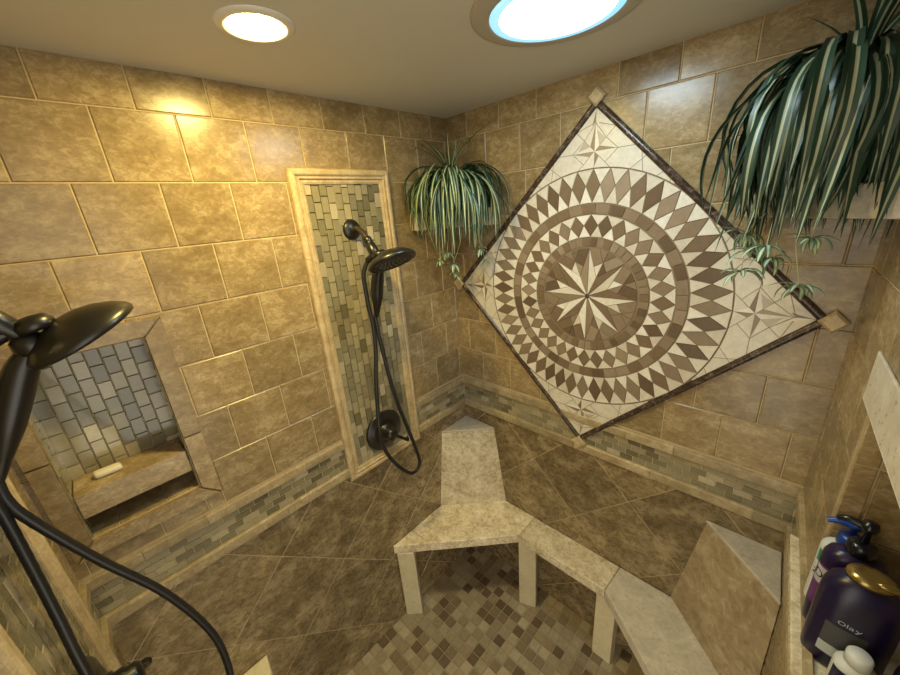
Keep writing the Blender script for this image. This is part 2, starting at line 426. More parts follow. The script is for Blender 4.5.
# ------------------------------------------------------------------ niche in the left wall
def niche_left():
    t = thing('wall_niche', 'small square wall niche with a soap ledge and mosaic back in the left wall', 'niche', (0, -1.35, 1.29))
    u0, u1, v0, v1 = NA; D = -0.112
    mb = MB(); mb.poly([mapA(u0, v0, D), mapA(u1, v0, D), mapA(u1, v1, D), mapA(u0, v1, D)], 1)
    band(mb, mapA, u0, u1, v0, v1, 8, 0.05, D, D + 0.004, vertical=True)
    mb.build('mosaic_back', [M_GLASS, M_GGROUT], t)
    mb = MB()
    jw = lambda U: (lambda a, b, h: mapA(U + h * (1 if U == u0 else -1), b, -a))
    for U in (u0, u1):
        q = jw(U); mb.poly([q(-.003, v0, 0), q(-D, v0, 0), q(-D, v1, 0), q(-.003, v1, 0)], 1)
        # small mosaic pieces on the jambs
        band(mb, q, 0, -D, v0, v1, 4, 0.05, 0, 0.003, vertical=True)
        mb.build('side_lining', [M_GLASS, M_GGROUT], t); mb = MB()
    mb = MB()
    qt = lambda a, b, h: mapA(a, v1 - h, -b)
    mb.poly([qt(u0, -.003, 0), qt(u1, -.003, 0), qt(u1, -D, 0), qt(u0, -D, 0)], 1)
    tile(mb, qt, [(u0, 0), (u1, 0), (u1, -D), (u0, -D)], 0.001, 0, 0.003, 0.002, 0, rnd())
    mb.build('top_lining', [M_TILE, M_GROUT], t); mb = MB()
    qb = lambda a, b, h: mapA(a, v0 + h, -b)
    mb.poly([qb(u0, -.003, 0), qb(u1, -.003, 0), qb(u1, -D, 0), qb(u0, -D, 0)], 1)
    for a, b in ((u0, 1.31), (1.31, 1.42), (1.42, u1)): tile(mb, qb, [(a, 0), (b, 0), (b, -D), (a, -D)], 0.001, 0, 0.003, 0.002, 0, rnd())
    mb.build('bottom_lining', [M_TILE, M_GROUT], t)
    # the ledge
    lz0, lz1 = 1.377, 1.447
    prism('ledge', [(D + 0.005, -u1 + 0.004), (0.004, -u1 + 0.004), (0.004, -u0 - 0.004), (D + 0.005, -u0 - 0.004)], lz0, lz1, M_TILE, t, 0.002, col=(0.4, 0.9, 0.2))
    # mitred border pieces
    B0, B1, C0, C1 = 1.177, 1.523, 1.262, 1.856
    for pts, cut in ((((B0, C1), (B1, C1), (u1, v1), (u0, v1)), None), (((B0, C0), (B1, C0), (u1, v0), (u0, v0)), None),
                     (((B0, C0), (B0, C1), (u0, v1), (u0, v0)), 1.49), (((B1, C0), (B1, C1), (u1, v1), (u1, v0)), 1.56)):
        p = list(pts)
        if area2(p) < 0: p = p[::-1]
        mb = MB()
        pieces = [p] if cut is None else [clip(p, 0, 1, cut), clip(p, 0, -1, -cut)]
        for q in pieces: tile(mb, mapA, q, 0.0009, 0.001, 0.012, 0.002, 0, rnd())
        mb.build('border_tile', [M_TILE], t)
    return t
niche_left()
def rbox_mesh(mb, a, b): pass
soap = prism('soap_bar', [(-0.068, -1.431), (-0.040, -1.427), (-0.037, -1.368), (-0.065, -1.370)], 1.4475, 1.466, M_SOAP, None, 0.008, seg=4)
for p in soap.data.polygons: p.use_smooth = True
tag(soap, 'white bar of soap on the ledge of the small wall niche', 'soap')

# ------------------------------------------------------------------ niche in the right wall
def niche_right():
    t = thing('wall_niche', 'wide bottle niche with a pale stone sill and lintel in the right wall', 'niche', (WX(.6), -0.6, 1.17))
    u0, u1, v0, v1 = NC; D = -0.16
    mb = MB(); mb.poly([mapC(u0, v0, D), mapC(u1, v0, D), mapC(u1, v1, D), mapC(u0, v1, D)], 1)
    for r in range(4):
        x = u0 - (0.08 if r % 2 else 0.0)
        while x < u1:
            p = clip_rect([(x, v0 + r * .1617), (x + .1644, v0 + r * .1617), (x + .1644, v0 + r * .1617 + .1617), (x, v0 + r * .1617 + .1617)], u0, u1, v0, v1); x += 0.1644
            if p: tile(mb, mapC, p, 0.0015, D, D + 0.004, 0.002, 0, rnd())
    mb.build('back_tiles', [M_TILE, M_GROUT], t)
    mb = MB()
    for U, sg in ((u0, 1), (u1, -1)):
        q = lambda a, b, h, U=U, sg=sg: mapC(U + sg * h, b, -a)
        mb.poly([q(-.003, v0, 0), q(-D, v0, 0), q(-D, v1, 0), q(-.003, v1, 0)], 1)
        for k, (z0, z1) in enumerate(((v0, 1.376), (1.376, 1.538), (1.538, v1))):
            for a, b in (((0, .035), (.035, 0.16)) if k % 2 == 0 else ((0, 0.035), (0.035, 0.16),)):
                tile(mb, q, [(a, z0), (b, z0), (b, z1), (a, z1)], 0.0012, 0, 0.003, 0.002, 0, rnd())
        mb.build('side_lining', [M_TILE, M_GROUT], t); mb = MB()
    q = lambda a, b, h: mapC(a, v1 - h, -b)
    mb.poly([q(u0, -.003, 0), q(u1, -.003, 0), q(u1, -D, 0), q(u0, -D, 0)], 0)
    mb.build('top_lining', [M_TILE, M_GROUT], t)
    m3 = lambda u, h, v: mapC(u, v, h)
    prism('sill', [(0.205, 0.029), (0.98, 0.029), (0.98, 0.004), (u1, 0.004), (u1 - .002, D + .004), (u0 + .004, D + .004), (u0 + .004, 0.0045), (0.215, 0.0045)], 1.172, 1.196, M_BENCH, t, 0.003, mapf=m3)
    prism('lintel', [(u0 - 0.045, 0.008), (0.98, 0.008), (0.98, 0.0045), (u0 - 0.045, 0.0045)], v1 - .002, 1.757, M_CAP, t, 0.003, mapf=m3)
    return t
niche_right()

# ------------------------------------------------------------------ framed mosaic panels behind the showers
def panel(mp, u0, u1, label, loc):
    t = thing('shower_panel', label, 'mosaic panel', loc, 'framed mosaic panels behind the shower fittings')
    v0, v1 = 1.004, 2.226; w = 0.048
    mb = MB(); mb.poly([mp(u0 + w - .004, v0 + w - .004, 0.004), mp(u1 - w + .004, v0 + w - .004, 0.004), mp(u1 - w + .004, v1 - w + .004, 0.004), mp(u0 + w - .004, v1 - w + .004, 0.004)], 1)
    band(mb, mp, u0 + w - .004, u1 - w + .004, v0 + w - .004, v1 - w + .004, 11, 0.055, 0.004, 0.0065, vertical=True)
    mb.build('mosaic_field', [M_GLASS, M_GGROUT], t)
    prof = [(0.0, 0.0), (0.0, 0.012), (0.003, 0.017), (0.010, 0.021), (0.017, 0.021), (0.021, 0.018), (0.0225, 0.0135), (0.025, 0.0135), (0.0265, 0.018), (0.031, 0.019), (0.0335, 0.016), (0.035, 0.0125), (0.038, 0.0125), (0.041, 0.013), (0.048, 0.010), (0.048, 0.0)]
    C = [(u0, v0), (u1, v0), (u1, v1), (u0, v1)]
    S = [(1, 1), (-1, 1), (-1, -1), (1, -1)]
    for i in range(4):
        j = (i + 1) % 4; mb = MB()
        # each side is cut into lengths
        L = math.hypot(C[j][0] - C[i][0], C[j][1] - C[i][1]); cuts = [0] + ([0.27, 0.52, 0.77] if L > .8 else [0.55]) + [1]
        for a, b in zip(cuts, cuts[1:]):
            rows = []
            for tt, e in ((a, 0.0005), (b, -0.0005)):
                row = []
                for d, h in prof:
                    A = (C[i][0] + S[i][0] * d, C[i][1] + S[i][1] * d); B = (C[j][0] + S[j][0] * d, C[j][1] + S[j][1] * d)
                    q = tt + e / L; row.append(mp(A[0] + (B[0] - A[0]) * q, A[1] + (B[1] - A[1]) * q, h))
                rows.append(row)
            mb.grid(rows, 0, rnd(), smooth=False); mb.poly(rows[0][::-1]); mb.poly(rows[1])
        mb.build('moulding', [M_FRAME], t)
panel(mapA, 0.357, 0.752, 'tall framed mosaic panel on the left wall behind the far hand shower', (0, -0.555, 1.0))
panel(mapD, 0.14, 0.54, 'framed mosaic panel on the near wall, cut off at lower left', (0.34, DY, 1.0))

# ------------------------------------------------------------------ medallion on the back wall
MCX, MCZ, MH = 0.6728, 1.721, 0.6427
def medallion():
    t = thing('mosaic_medallion', 'large diamond-shaped stone medallion with a compass star and rings of lozenges on the back wall', 'wall medallion', (MCX, 0, MCZ - MH))
    mpM = lambda a, b, h: (MCX + a, -h, MCZ + b)
    pol = lambda r, th: (r * math.sin(th), r * math.cos(th))     # clockwise from the top
    CR = [(0.68, 0.62, 0.51), (0.76, 0.71, 0.61), (0.60, 0.53, 0.42)]
    BR = [(0.185, 0.128, 0.078), (0.245, 0.180, 0.118), (0.135, 0.090, 0.055), (0.30, 0.225, 0.155)]
    cr = lambda: random.choices(CR, [4, 3, 2])[0]
    br = lambda: random.choices(BR, [4, 4, 2, 2])[0]
    G, h0, h1 = 0.0009, 0.007, 0.0095
    # --- outer field: cream stone with grout lines
    mb = MB()
    s = MH - 0.012
    mb.poly([mpM(0, -s, h0), mpM(s, 0, h0), mpM(0, s, h0), mpM(-s, 0, h0)], 1)
    T = lambda p, c, g=G, a=h0, b=h1: tile(mb, mpM, p, g, a, b, 0.0006, 0, c)
    # rings
    def ring(r0, r1, n, ph=0):
        for k in range(n):
            a, b = 2 * PI * (k + ph) / n, 2 * PI * (k + 1 + ph) / n
            T([pol(r0, b), pol(r1, b), pol(r1, a), pol(r0, a)], br(), 0.0014)
    def lozenges(r0, r1, n, ph=0.5):
        rm = (r0 * .48 + r1 * .52)
        for k in range(n):
            c = 2 * PI * k / n; d = PI / n
            T([pol(r0 + .001, c), pol(rm, c - d), pol(r1 - .001, c), pol(rm, c + d)], br(), 0.0008)
            # cream triangles between
            T([pol(r0, c), pol(rm, c + d), pol(r0, c + 2 * d)][::-1], cr(), 0.0006)
            T([pol(r1, c), pol(r1, c + 2 * d), pol(rm, c + d)][::-1], cr(), 0.0006)
    ring(0.180, 0.213, 48)
    lozenges(0.215, 0.290, 32)
    ring(0.292, 0.326, 40, 0.3)
    lozenges(0.328, 0.435, 48)
    # compass star
    RS = 0.176
    for k in range(8):
        c = PI / 4 * k; o = PI / 8
        inner = 0.078
        a, tip, b = pol(inner, c - o), pol(RS, c), pol(inner, c + o)
        T([(0, 0), a, tip], br(), 0.0006); T([(0, 0), tip, b], cr(), 0.0006)
        # small points between
        m = c + o; tip2 = pol(0.136, m); base = pol(inner, m)
        l, r = pol(0.118, m - 0.18), pol(0.118, m + 0.18)
        # position of small star shoulders on the long points' edges
        e1 = tuple(b[i] + (tip[i] - b[i]) * .36 for i in (0, 1)); nt = pol(RS, c + 2 * o)
        e2 = tuple(b[i] + (nt[i] - b[i]) * .36 for i in (0, 1))
        T([base, e1, tip2], cr(), 0.0005); T([base, tip2, e2], br(), 0.0005)
        # brown ground, in two pieces each side
        T([e1, tip, pol(RS, c + o * .55), tip2], br(), 0.0006); T([tip2, pol(RS, c + o * 1.45), nt, e2], br(), 0.0006)
        T([pol(RS, c + o * .55), pol(RS, m), tip2], br(), 0.0005); T([pol(RS, m), pol(RS, c + o * 1.45), tip2], br(), 0.0005)
    # corner fields: continuous cream pieces, grout lines and small stars laid on them
    IN = (MH - 0.030) / math.sqrt(2)                 # apothem of the cream field
    RC = 0.437
    for q in range(4):
        ca = q * PI / 2
        rot = lambda x, y: (x * math.cos(ca) + y * math.sin(ca), -x * math.sin(ca) + y * math.cos(ca))
        apex = IN * math.sqrt(2)
        # field pieces between the circle and the two sides
        n = 24
        th_lim = PI / 4 - math.acos(min(1, RC / IN)) if RC < IN else PI / 4
        for k in range(n):
            a0 = -PI / 4 + PI / 2 * k / n; a1 = -PI / 4 + PI / 2 * (k + 1) / n
            def edge(a): return IN / math.cos(PI / 4 - abs(a))
            p = []
            if edge(a0) > RC: p += [(RC * math.sin(a0), RC * math.cos(a0)), (edge(a0) * math.sin(a0), edge(a0) * math.cos(a0))]
            if edge(a1) > RC: p += [(edge(a1) * math.sin(a1), edge(a1) * math.cos(a1)), (RC * math.sin(a1), RC * math.cos(a1))]
            if len(p) >= 3: mb.poly([mpM(*rot(*x), h1 - .0003) for x in p][::-1], 0, (0.66, 0.60, 0.49))
        S = (0, 0.487)
        inside = lambda x, y: (abs(x) + y) < apex and math.hypot(x, y) > RC
        def strip(p0, p1, w=0.0017, hh=h1 + .0001, mi=1, col=(1, 1, 1)):
            dx, dy = p1[0] - p0[0], p1[1] - p0[1]; l = math.hypot(dx, dy); nx, ny = -dy / l * w / 2, dx / l * w / 2
            mb.poly([mpM(*rot(*z), hh) for z in ((p0[0] - nx, p0[1] - ny), (p1[0] - nx, p1[1] - ny), (p1[0] + nx, p1[1] + ny), (p0[0] + nx, p0[1] + ny))], mi, col)
        def ray(P, ang, mx=0.3):
            d = (math.sin(ang), math.cos(ang)); tt = 0
            while tt < mx and inside(P[0] + d[0] * tt, P[1] + d[1] * tt): tt += 0.001
            return (P[0] + d[0] * tt, P[1] + d[1] * tt)
        for k in range(32):
            a0, a1 = -PI / 4 + PI / 2 * k / 32, -PI / 4 + PI / 2 * (k + 1) / 32
            strip((RC * math.sin(a0), RC * math.cos(a0)), (RC * math.sin(a1), RC * math.cos(a1)), 0.0016)
        ends = [ray(S, k * PI / 4) for k in range(8)]
        for e in ends: strip(S, e)
        for k in (1, 3, 5, 7): pass
        D1 = 0.052
        for sg in (1, -1):
            strip((sg * .036, 0.487 + .036), (0, 0.487 + .082)); strip((sg * .036, .487 + .036), (sg * .075, .487))
            strip((sg * .036, .487 - .036), (sg * .075, .487)); strip((0, .487 + .085), ray((0, .487 + .085), sg * 1.9))
            for a in (0.27, 0.36, 0.46, 0.56):
                b0 = (RC * math.sin(sg * a), RC * math.cos(a)); strip(b0, ray((b0[0] * 1.004, b0[1] * 1.004), sg * (a + (0.7 if a in (0.27, 0.46) else -0.5))))
        for k in range(4):
            ang = k * PI / 2; L = (0.082, 0.075, 0.048, 0.075)[k]
            tip = (S[0] + L * math.sin(ang), S[1] + L * math.cos(ang))
            sh = lambda sg: (S[0] + 0.021 * math.sin(ang + sg * PI / 4), S[1] + 0.021 * math.cos(ang + sg * PI / 4))
            dg = (S[0] + 0.049 * math.sin(ang + PI / 4), S[1] + 0.049 * math.cos(ang + PI / 4))
            if k != 1 and k != 2: mb.poly([mpM(*rot(*z), h1 + .0002) for z in (sh(1), (S[0] + L * .8 * math.sin(ang), S[1] + L * .8 * math.cos(ang)), dg)], 0, (0.46, 0.39, 0.29))
            for sg, c in ((-1, br()), (1, cr())):
                mb.poly([mpM(*rot(*z), h1 + .0004) for z in (S, sh(sg), tip)], 0, c)
        strip_pts = [(0, apex - .004), (-.012, apex - .052), (0, apex - .040)]
        mb.poly([mpM(*rot(*z), h1 + .0003) for z in strip_pts], 0, br())
        strip_pts = [(0, apex - .004), (.012, apex - .052), (0, apex - .040)]
        mb.poly([mpM(*rot(*z), h1 + .0003) for z in strip_pts], 0, cr())
    mb.build('star_mosaic', [M_MED, M_MGROUT], t)
    mb = MB(); lathe(mb, mpM(0, 0, 0.0085), (0, -1, 0), [(0.0085, 0), (0.008, 0.002), (0.005, 0.0035), (0.0001, 0.004)], 20)
    mb.build('centre_stud', [M_DARK], t)
    # dark strips
    w = 0.0205
    for q in range(4):
        a = PI / 4 + q * PI / 2
        d = (math.sin(a), math.cos(a)); e = (d[1], -d[0]); r = MH / math.sqrt(2) - w / 2 - .001; L = MH / math.sqrt(2) - 0.018
        rows = []
        for s_ in (-L, L):
            rows.append([mpM(d[0] * (r + x) + e[0] * s_, d[1] * (r + x) + e[1] * s_, h) for x, h in ((-w / 2, 0.004), (-w / 2, 0.012), (-w * .3, 0.017), (w * .0, 0.0185), (w * .3, 0.017), (w / 2, 0.012), (w / 2, 0.004))])
        mb = MB(); mb.grid(rows, 0, smooth=True); mb.poly(rows[0]); mb.poly(rows[1])
        mb.build('dark_strip', [M_DARK], t)
    for q in range(4):
        a = q * PI / 2; c = (MH * math.sin(a), MH * math.cos(a)); k = 0.030 if q < 3 else 0.034
        if q == 2: k = 0.032
        p = [(c[0], c[1] - k), (c[0] + k, c[1]), (c[0], c[1] + k), (c[0] - k, c[1])]
        mb = MB(); b = inset(p, 0.006)
        bb = sorted(b, key=lambda z: math.atan2(z[1] - c[1], z[0] - c[0])); pp = sorted(p, key=lambda z: math.atan2(z[1] - c[1], z[0] - c[0]))
        mb.poly([mpM(*z, 0.026) for z in bb], 0, (0.5, 0.6, 0.1))
        for i in range(4):
            j = (i + 1) % 4
            mb.poly([mpM(*pp[i], 0.019), mpM(*pp[j], 0.019), mpM(*bb[j], 0.026), mpM(*bb[i], 0.026)], 0, (0.5, 0.6, 0.1))
            mb.poly([mpM(*pp[i], 0.004), mpM(*pp[j], 0.004), mpM(*pp[j], 0.019), mpM(*pp[i], 0.019)], 0, (0.5, 0.6, 0.1))
        mb.build('corner_block', [M_FRAME], t)
medallion()

# ------------------------------------------------------------------ bench, corner backs, corner seat
def bench():
    t = thing('shower_bench', 'angled travertine bench along the back wall standing on three stone legs', 'bench', (0.65, -0.1, 0))
    z0, z1 = 0.448, 0.5; e = 0.0055
    s = e
    xr = lambda y: WX(-y) - e
    # seat outline cut into stone pieces along the joints seen on its top
    P = [[(s, -0.605), (s, -0.482), (0.136, -0.474 + .002)],
         [(s, -0.480), (s, -s), (0.450, -s), (0.448, -0.150), (0.138, -0.471)],
         [(0.4515, -s), (0.885, -s), (0.875, -0.150), (0.4495, -0.150)],
         [(0.8865, -s), (xr(0), -s), (xr(-.55), -0.55), (0.8765, -0.1505)]]
    cols = [(0.3, 0.9, 0.6), (0.7, 1.0, 0.3), (0.2, 0.55, 0.8), (0.9, 0.8, 0.5)]
    for p, c, m in zip(P, cols, (M_BENCH, M_BENCH, M_BENCH, M_CAP)):
        prism('seat_slab', p, z0, z1, m, t, 0.003, col=c)
    # legs: upright slabs, set square to the seat's front
    def leg(cx, cy, ang, w=0.082, d=0.055):
        f = Vector((math.sin(ang), -math.cos(ang))); r = Vector((math.cos(ang), math.sin(ang)))
        c = Vector((cx, cy)); p = [c - r * w / 2, c + r * w / 2, c + r * w / 2 - f * d, c - r * w / 2 - f * d]
        p = [(max(q.x, e), q.y) for q in p]
        prism('leg', p, 0.0005, z0 - 0.0005, M_LEG, t, 0.002)
    leg(0.048, -0.568, PI / 4, 0.086); leg(0.483, -0.131, PI / 8, 0.088, 0.07); leg(0.873, -0.112, 0.0, 0.085, 0.06)
bench()
def corner_back(name, label, x0, sx, top, bot, zt, wedge_mat):
    """a slanting stone face across the corner with a triangular cap"""
    t = thing(name, label, 'corner backrest', (x0, 0, 0.5), 'stone corner backrests above the bench')
    e = 0.0055
    def tri(l, yofs=0):
        if sx > 0: return [(x0 + e, -e), (x0 + e, -l), (x0 + l, -e)]
        return [(x0 - e, -e), (x0 - l, -e), (WX(l) - e, -l)]
    prism('face', tri(bot), 0.5005, zt - 0.0125, wedge_mat, t, 0.002, top=tri(top))
    prism('cap', tri(top + .003), zt - 0.012, zt, M_CAP, t, 0.003)
corner_back('corner_backrest', 'stone corner backrest at the far left end of the bench, below the small plant', 0.0, 1, 0.205, 0.268, 0.958, M_BENCH)
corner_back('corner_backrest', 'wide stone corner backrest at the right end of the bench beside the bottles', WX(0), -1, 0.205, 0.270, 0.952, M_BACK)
t = thing('corner_seat', 'pale stone corner seat whose tip shows at the bottom edge left of the floor', 'seat', (0.1, -1.4, 0.45))
prism('seat_slab', [(0.0055, -1.222), (0.0055, DY + .0055), (0.31, DY + .0055), (0.075, -1.232)], 0.448, 0.5, M_LEG, t, 0.004)
prism('support', [(0.0055, -1.30), (0.0055, DY + .0055), (0.22, DY + .0055)], 0.0005, 0.4475, M_LEG, t, 0.003)

# corner shelves carrying the plants
def corner_shelf(label, x0, sx, l=0.272, z0=1.992, z1=2.062, mat=M_FRAME):
    e = 0.0055
    p = [(x0 + e, -e), (x0 + e, -l), (x0 + l, -e)] if sx > 0 else [(x0 - e, -e), (x0 - l, -e), (WX(l) - e, -l)]
    # blunt ends
    k = 0.03
    if sx > 0: p = [(e, -e), (e, -l), (e + k, -l), (l, -k - e), (l, -e)]
    else: p = [(x0 - e, -e), (x0 - l, -e), (x0 - l, -e - k), (WX(l) - e - k, -l), (WX(l) - e, -l)]
    o = prism('corner_shelf', p, z0, z1, mat, None, 0.003)
    tag(o, label, 'shelf', 'stone corner shelves under the ceiling')
corner_shelf('pale stone corner shelf under the smaller spider plant', 0.0, 1)
corner_shelf('pale stone corner shelf at upper right, mostly hidden by the large spider plant', WX(0), -1, 0.262, 1.985, 2.05, M_CAP)

# ------------------------------------------------------------------ lamps in the ceiling
def ceiling_ring(mb, cx, cy, r0, r1, drop, mi=0):
    lathe(mb, (cx, cy, CZ), (0, 0, -1), [(r1, -0.001), (r1, drop * .5), (r1 - (r1 - r0) * .12, drop), (r0 + (r1 - r0) * .25, drop), (r0, drop * .3), (r0 - .002, -0.0005)], 64, mi)
LX, LY = 0.354, -0.908
t = thing('recessed_light', 'small round recessed ceiling light glowing warm yellow', 'ceiling light', (LX, LY, CZ))
mb = MB(); lathe(mb, (LX, LY, CZ), (0, 0, -1), [(0.075, -0.001), (0.075, 0.0015), (0.071, 0.0045), (0.062, 0.006), (0.056, 0.0055), (0.0525, 0.003), (0.052, -0.001)], 64); mb.build('trim_ring', [M_RING], t)
mb = MB(); lathe(mb, (LX, LY, CZ - 0.001), (0, 0, -1), [(0.0522, 0), (0.045, 0.003), (0.02, 0.0045), (0.0001, 0.005)], 48); mb.build('lens', [M_LAMP], t)
SX, SY = 0.772, -0.462
t = thing('tubular_skylight', 'large round tubular skylight with a bright blue-white diffuser', 'skylight', (SX, SY, CZ))
mb = MB(); lathe(mb, (SX, SY, CZ), (0, 0, -1), [(0.177, -0.001), (0.177, 0.005), (0.174, 0.008), (0.165, 0.008), (0.150, 0.010), (0.139, 0.012), (0.137, 0.009)], 96); rg = mb.build('ring', [M_TUBERING], t)
mb = MB(); lathe(mb, (SX, SY, CZ - 0.009), (0, 0, -1), [(0.138, 0), (0.136, 0.003), (0.128, 0.0045), (0.117, 0.0045)], 96); mb.build('diffuser_rim', [M_TRIMBLUE], t)
mb = MB(); lathe(mb, (SX, SY, CZ - 0.0125), (0, 0, -1), [(0.1175, 0), (0.105, 0.002), (0.07, 0.004), (0.0001, 0.005)], 64); mb.build('diffuser', [M_TUBE], t)

# ------------------------------------------------------------------ shower fittings
def shower(mp, uc, lab, hose, swing, hpts, hc=0.208):
    """mp maps (u,v,h); uc = centre along the wall"""
    V = lambda u, v, h: Vector(mp(uc + u, v, h))
    out = (V(0, 2, 1) - V(0, 2, 0)).normalized()
    # arm
    t = thing('shower_arm', lab[0], 'shower arm', V(0, 2.02, 0), 'wall-mounted shower arms')
    mb = MB(); lathe(mb, V(0, 2.022, 0.0075), out, [(0.0365, 0), (0.0365, 0.003), (0.030, 0.010), (0.018, 0.014), (0.014, 0.016), (0.0001, 0.016)], 32); mb.build('escutcheon', [M_BRONZE], t)
    mb = MB(); tube(mb, spline([V(0, 2.022, 0.02), V(0, 2.024, 0.045), V(0, 2.012, 0.075), V(0, 1.985, 0.103)], 6), 0.0105, 16); mb.build('pipe', [M_BRONZE_L], t)
    mb = MB()
    a, b = V(0, 1.992, 0.098), V(0.0, 1.912, 0.152); d = (b - a).normalized(); L = (b - a).length
    lathe(mb, a, d, [(0.0001, 0), (0.0135, 0), (0.0150, 0.006), (0.0150, 0.018), (0.0125, 0.021), (0.0165, 0.028), (0.0185, 0.045), (0.0185, 0.062), (0.0145, 0.072), (0.0145, L * .98), (0.0001, L)], 24)
    # outlet towards the hose and the dock's collar
    tube(mb, [V(0, 1.935, 0.135), V(-0.002 * swing, 1.925, 0.115), V(-0.004 * swing, 1.915, 0.093)], 0.0125, 16)
    lathe(mb, V(0, 1.94, 0.162), V(0, 1.9, 0.17) - V(0, 1.94, 0.162), [(0.0001, -0.012), (0.018, -0.01), (0.026, 0.0), (0.026, 0.012), (0.0001, 0.014)], 24)
    lathe(mb, V(0, 1.905, 0.150), d, [(0.0001, -0.024), (0.015, -0.02), (0.0225, -0.008), (0.024, 0.004), (0.019, 0.016), (0.0001, 0.018)], 24)
    mb.build('diverter_dock', [M_BRONZE], t)
    # hand shower
    t = thing('hand_shower', lab[1], 'hand shower', V(0, 1.9, 0.21), 'hand showers hanging in their docks')
    tl = math.radians(25)
    n = (V(0, 2 - math.cos(tl), math.sin(tl)) - V(0, 2, 0)).normalized(); c = V(0, 1.915 + (hc - .208) * .4, hc)
    mb = MB()
    lathe(mb, c, n, [(0.0001, -0.030), (0.022, -0.0285), (0.045, -0.022), (0.068, -0.010), (0.082, 0.002), (0.086, 0.010), (0.084, 0.015), (0.076, 0.017), (0.0001, 0.016)], 48)
    hd = mb.build('head', [M_BRONZE], t)
    mb = MB()
    lathe(mb, c, n, [(0.070, 0.0165), (0.068, 0.0185), (0.062, 0.0185), (0.060, 0.0165)], 40)
    x, y, _ = frame_axes(n)
    for r_, k_ in ((0.052, 20), (0.038, 14), (0.024, 9), (0.010, 4)):
        for k in range(k_):
            p = c + x * r_ * math.cos(2 * PI * k / k_) + y * r_ * math.sin(2 * PI * k / k_)
            lathe(mb, p, n, [(0.0028, 0.016), (0.0022, 0.020), (0.0001, 0.0203)], 8)
    mb.build('spray_face', [M_NOZ], hd)
    mb = MB()
    hp = spline([V(*q) for q in hpts], 6)
    tube(mb, hp, lambda q: 0.0165 + 0.0065 * math.sin(PI * min(1, q * 1.3)) - 0.0075 * max(0, q - .55) / .45, 20)
    mb.build('handle', [M_BRONZE], t)
    mb = MB(); pts = spline([V(*p) for p in hose], 10); tube(mb, pts, 0.0078, 12, ridges=True); mb.build('hose', [M_HOSE], t)
    # valve
    t = thing('shower_valve', lab[2], 'shower valve', V(0, 1.157, 0), 'round shower valves')
    mb = MB(); lathe(mb, V(0.015 * 0, 1.157, 0.0078), out, [(0.0001, -0.0), (0.092, 0), (0.094, 0.004), (0.086, 0.010), (0.066, 0.014), (0.062, 0.017), (0.050, 0.019), (0.0001, 0.019)], 56); mb.build('escutcheon', [M_BRONZE], t)
    mb = MB(); lathe(mb, V(0, 1.157, 0.0255), out, [(0.040, 0), (0.039, 0.012), (0.033, 0.014), (0.033, 0.030), (0.028, 0.036), (0.028, 0.048), (0.022, 0.056), (0.0001, 0.058)], 40); hub = mb.build('hub', [M_BRONZE], t)
    mb = MB(); tube(mb, spline([V(0.01 * swing, 1.150, 0.070), V(0.035 * swing, 1.128, 0.078), V(0.058 * swing, 1.105, 0.078), V(0.072 * swing, 1.098, 0.078)], 5), lambda q: 0.0075 + 0.005 * max(0, (q - .7) / .3), 12)
    mb.build('lever', [M_BRONZE], hub)
hA = [(0.0, 1.917, 0.094), (0.004, 1.905, 0.082), (0.022, 1.86, 0.075), (0.028, 1.76, 0.085), (0.026, 1.66, 0.092), (0.034, 1.56, 0.095), (0.056, 1.45, 0.10), (0.068, 1.34, 0.10), (0.082, 1.235, 0.11), (0.072, 1.14, 0.11), (0.030, 1.04, 0.11), (-0.035, 0.948, 0.11), (-0.078, 0.938, 0.11),
      (-0.100, 0.975, 0.11), (-0.083, 1.07, 0.11), (-0.049, 1.21, 0.11), (-0.024, 1.325, 0.105), (-0.010, 1.43, 0.10), (0.004, 1.60, 0.092), (0.004, 1.70, 0.082)]
shower(mapA, 0.553, ('dark bronze shower arm at the top of the far mosaic panel', 'black hand shower with a looped hose hanging on the far mosaic panel', 'round black shower valve low on the far mosaic panel behind the hose'), hA, -1, [(0, 1.886, 0.150), (0, 1.862, 0.136), (0, 1.82, 0.120), (0, 1.77, 0.108), (0, 1.725, 0.094), (0, 1.70, 0.085)], 0.226)
# near shower: same fittings on the near wall
k_ = 0.02
hD = [(0.0, 1.917, 0.094), (0.006, 1.90, 0.062), (k_, 1.84, 0.038), (k_, 1.76, 0.032), (k_, 1.666, 0.038), (0.028, 1.549, 0.036), (0.045, 1.43, 0.034), (0.08, 1.34, 0.036), (0.10, 1.24, 0.04), (0.09, 1.12, 0.065), (0.05, 1.02, 0.115), (0.02, 0.955, 0.155), (0.01, 0.93, 0.19),
      (k_, 0.98, 0.207), (k_, 1.093, 0.212), (k_, 1.202, 0.198), (k_, 1.341, 0.161), (k_, 1.481, 0.106), (k_, 1.62, 0.059), (0.012, 1.665, 0.047), (0.0, 1.70, 0.046)]
shower(mapD, 0.34, ('dark shower arm at the left edge, nearest the viewer', 'large black hand shower at the left edge, its hose crossing below the niche', 'black shower valve at the bottom left corner below the near hose'), hD, -1, [(0, 1.890, 0.142), (0, 1.866, 0.126), (0, 1.82, 0.102), (0, 1.77, 0.078), (0, 1.725, 0.058), (0, 1.70, 0.047)])

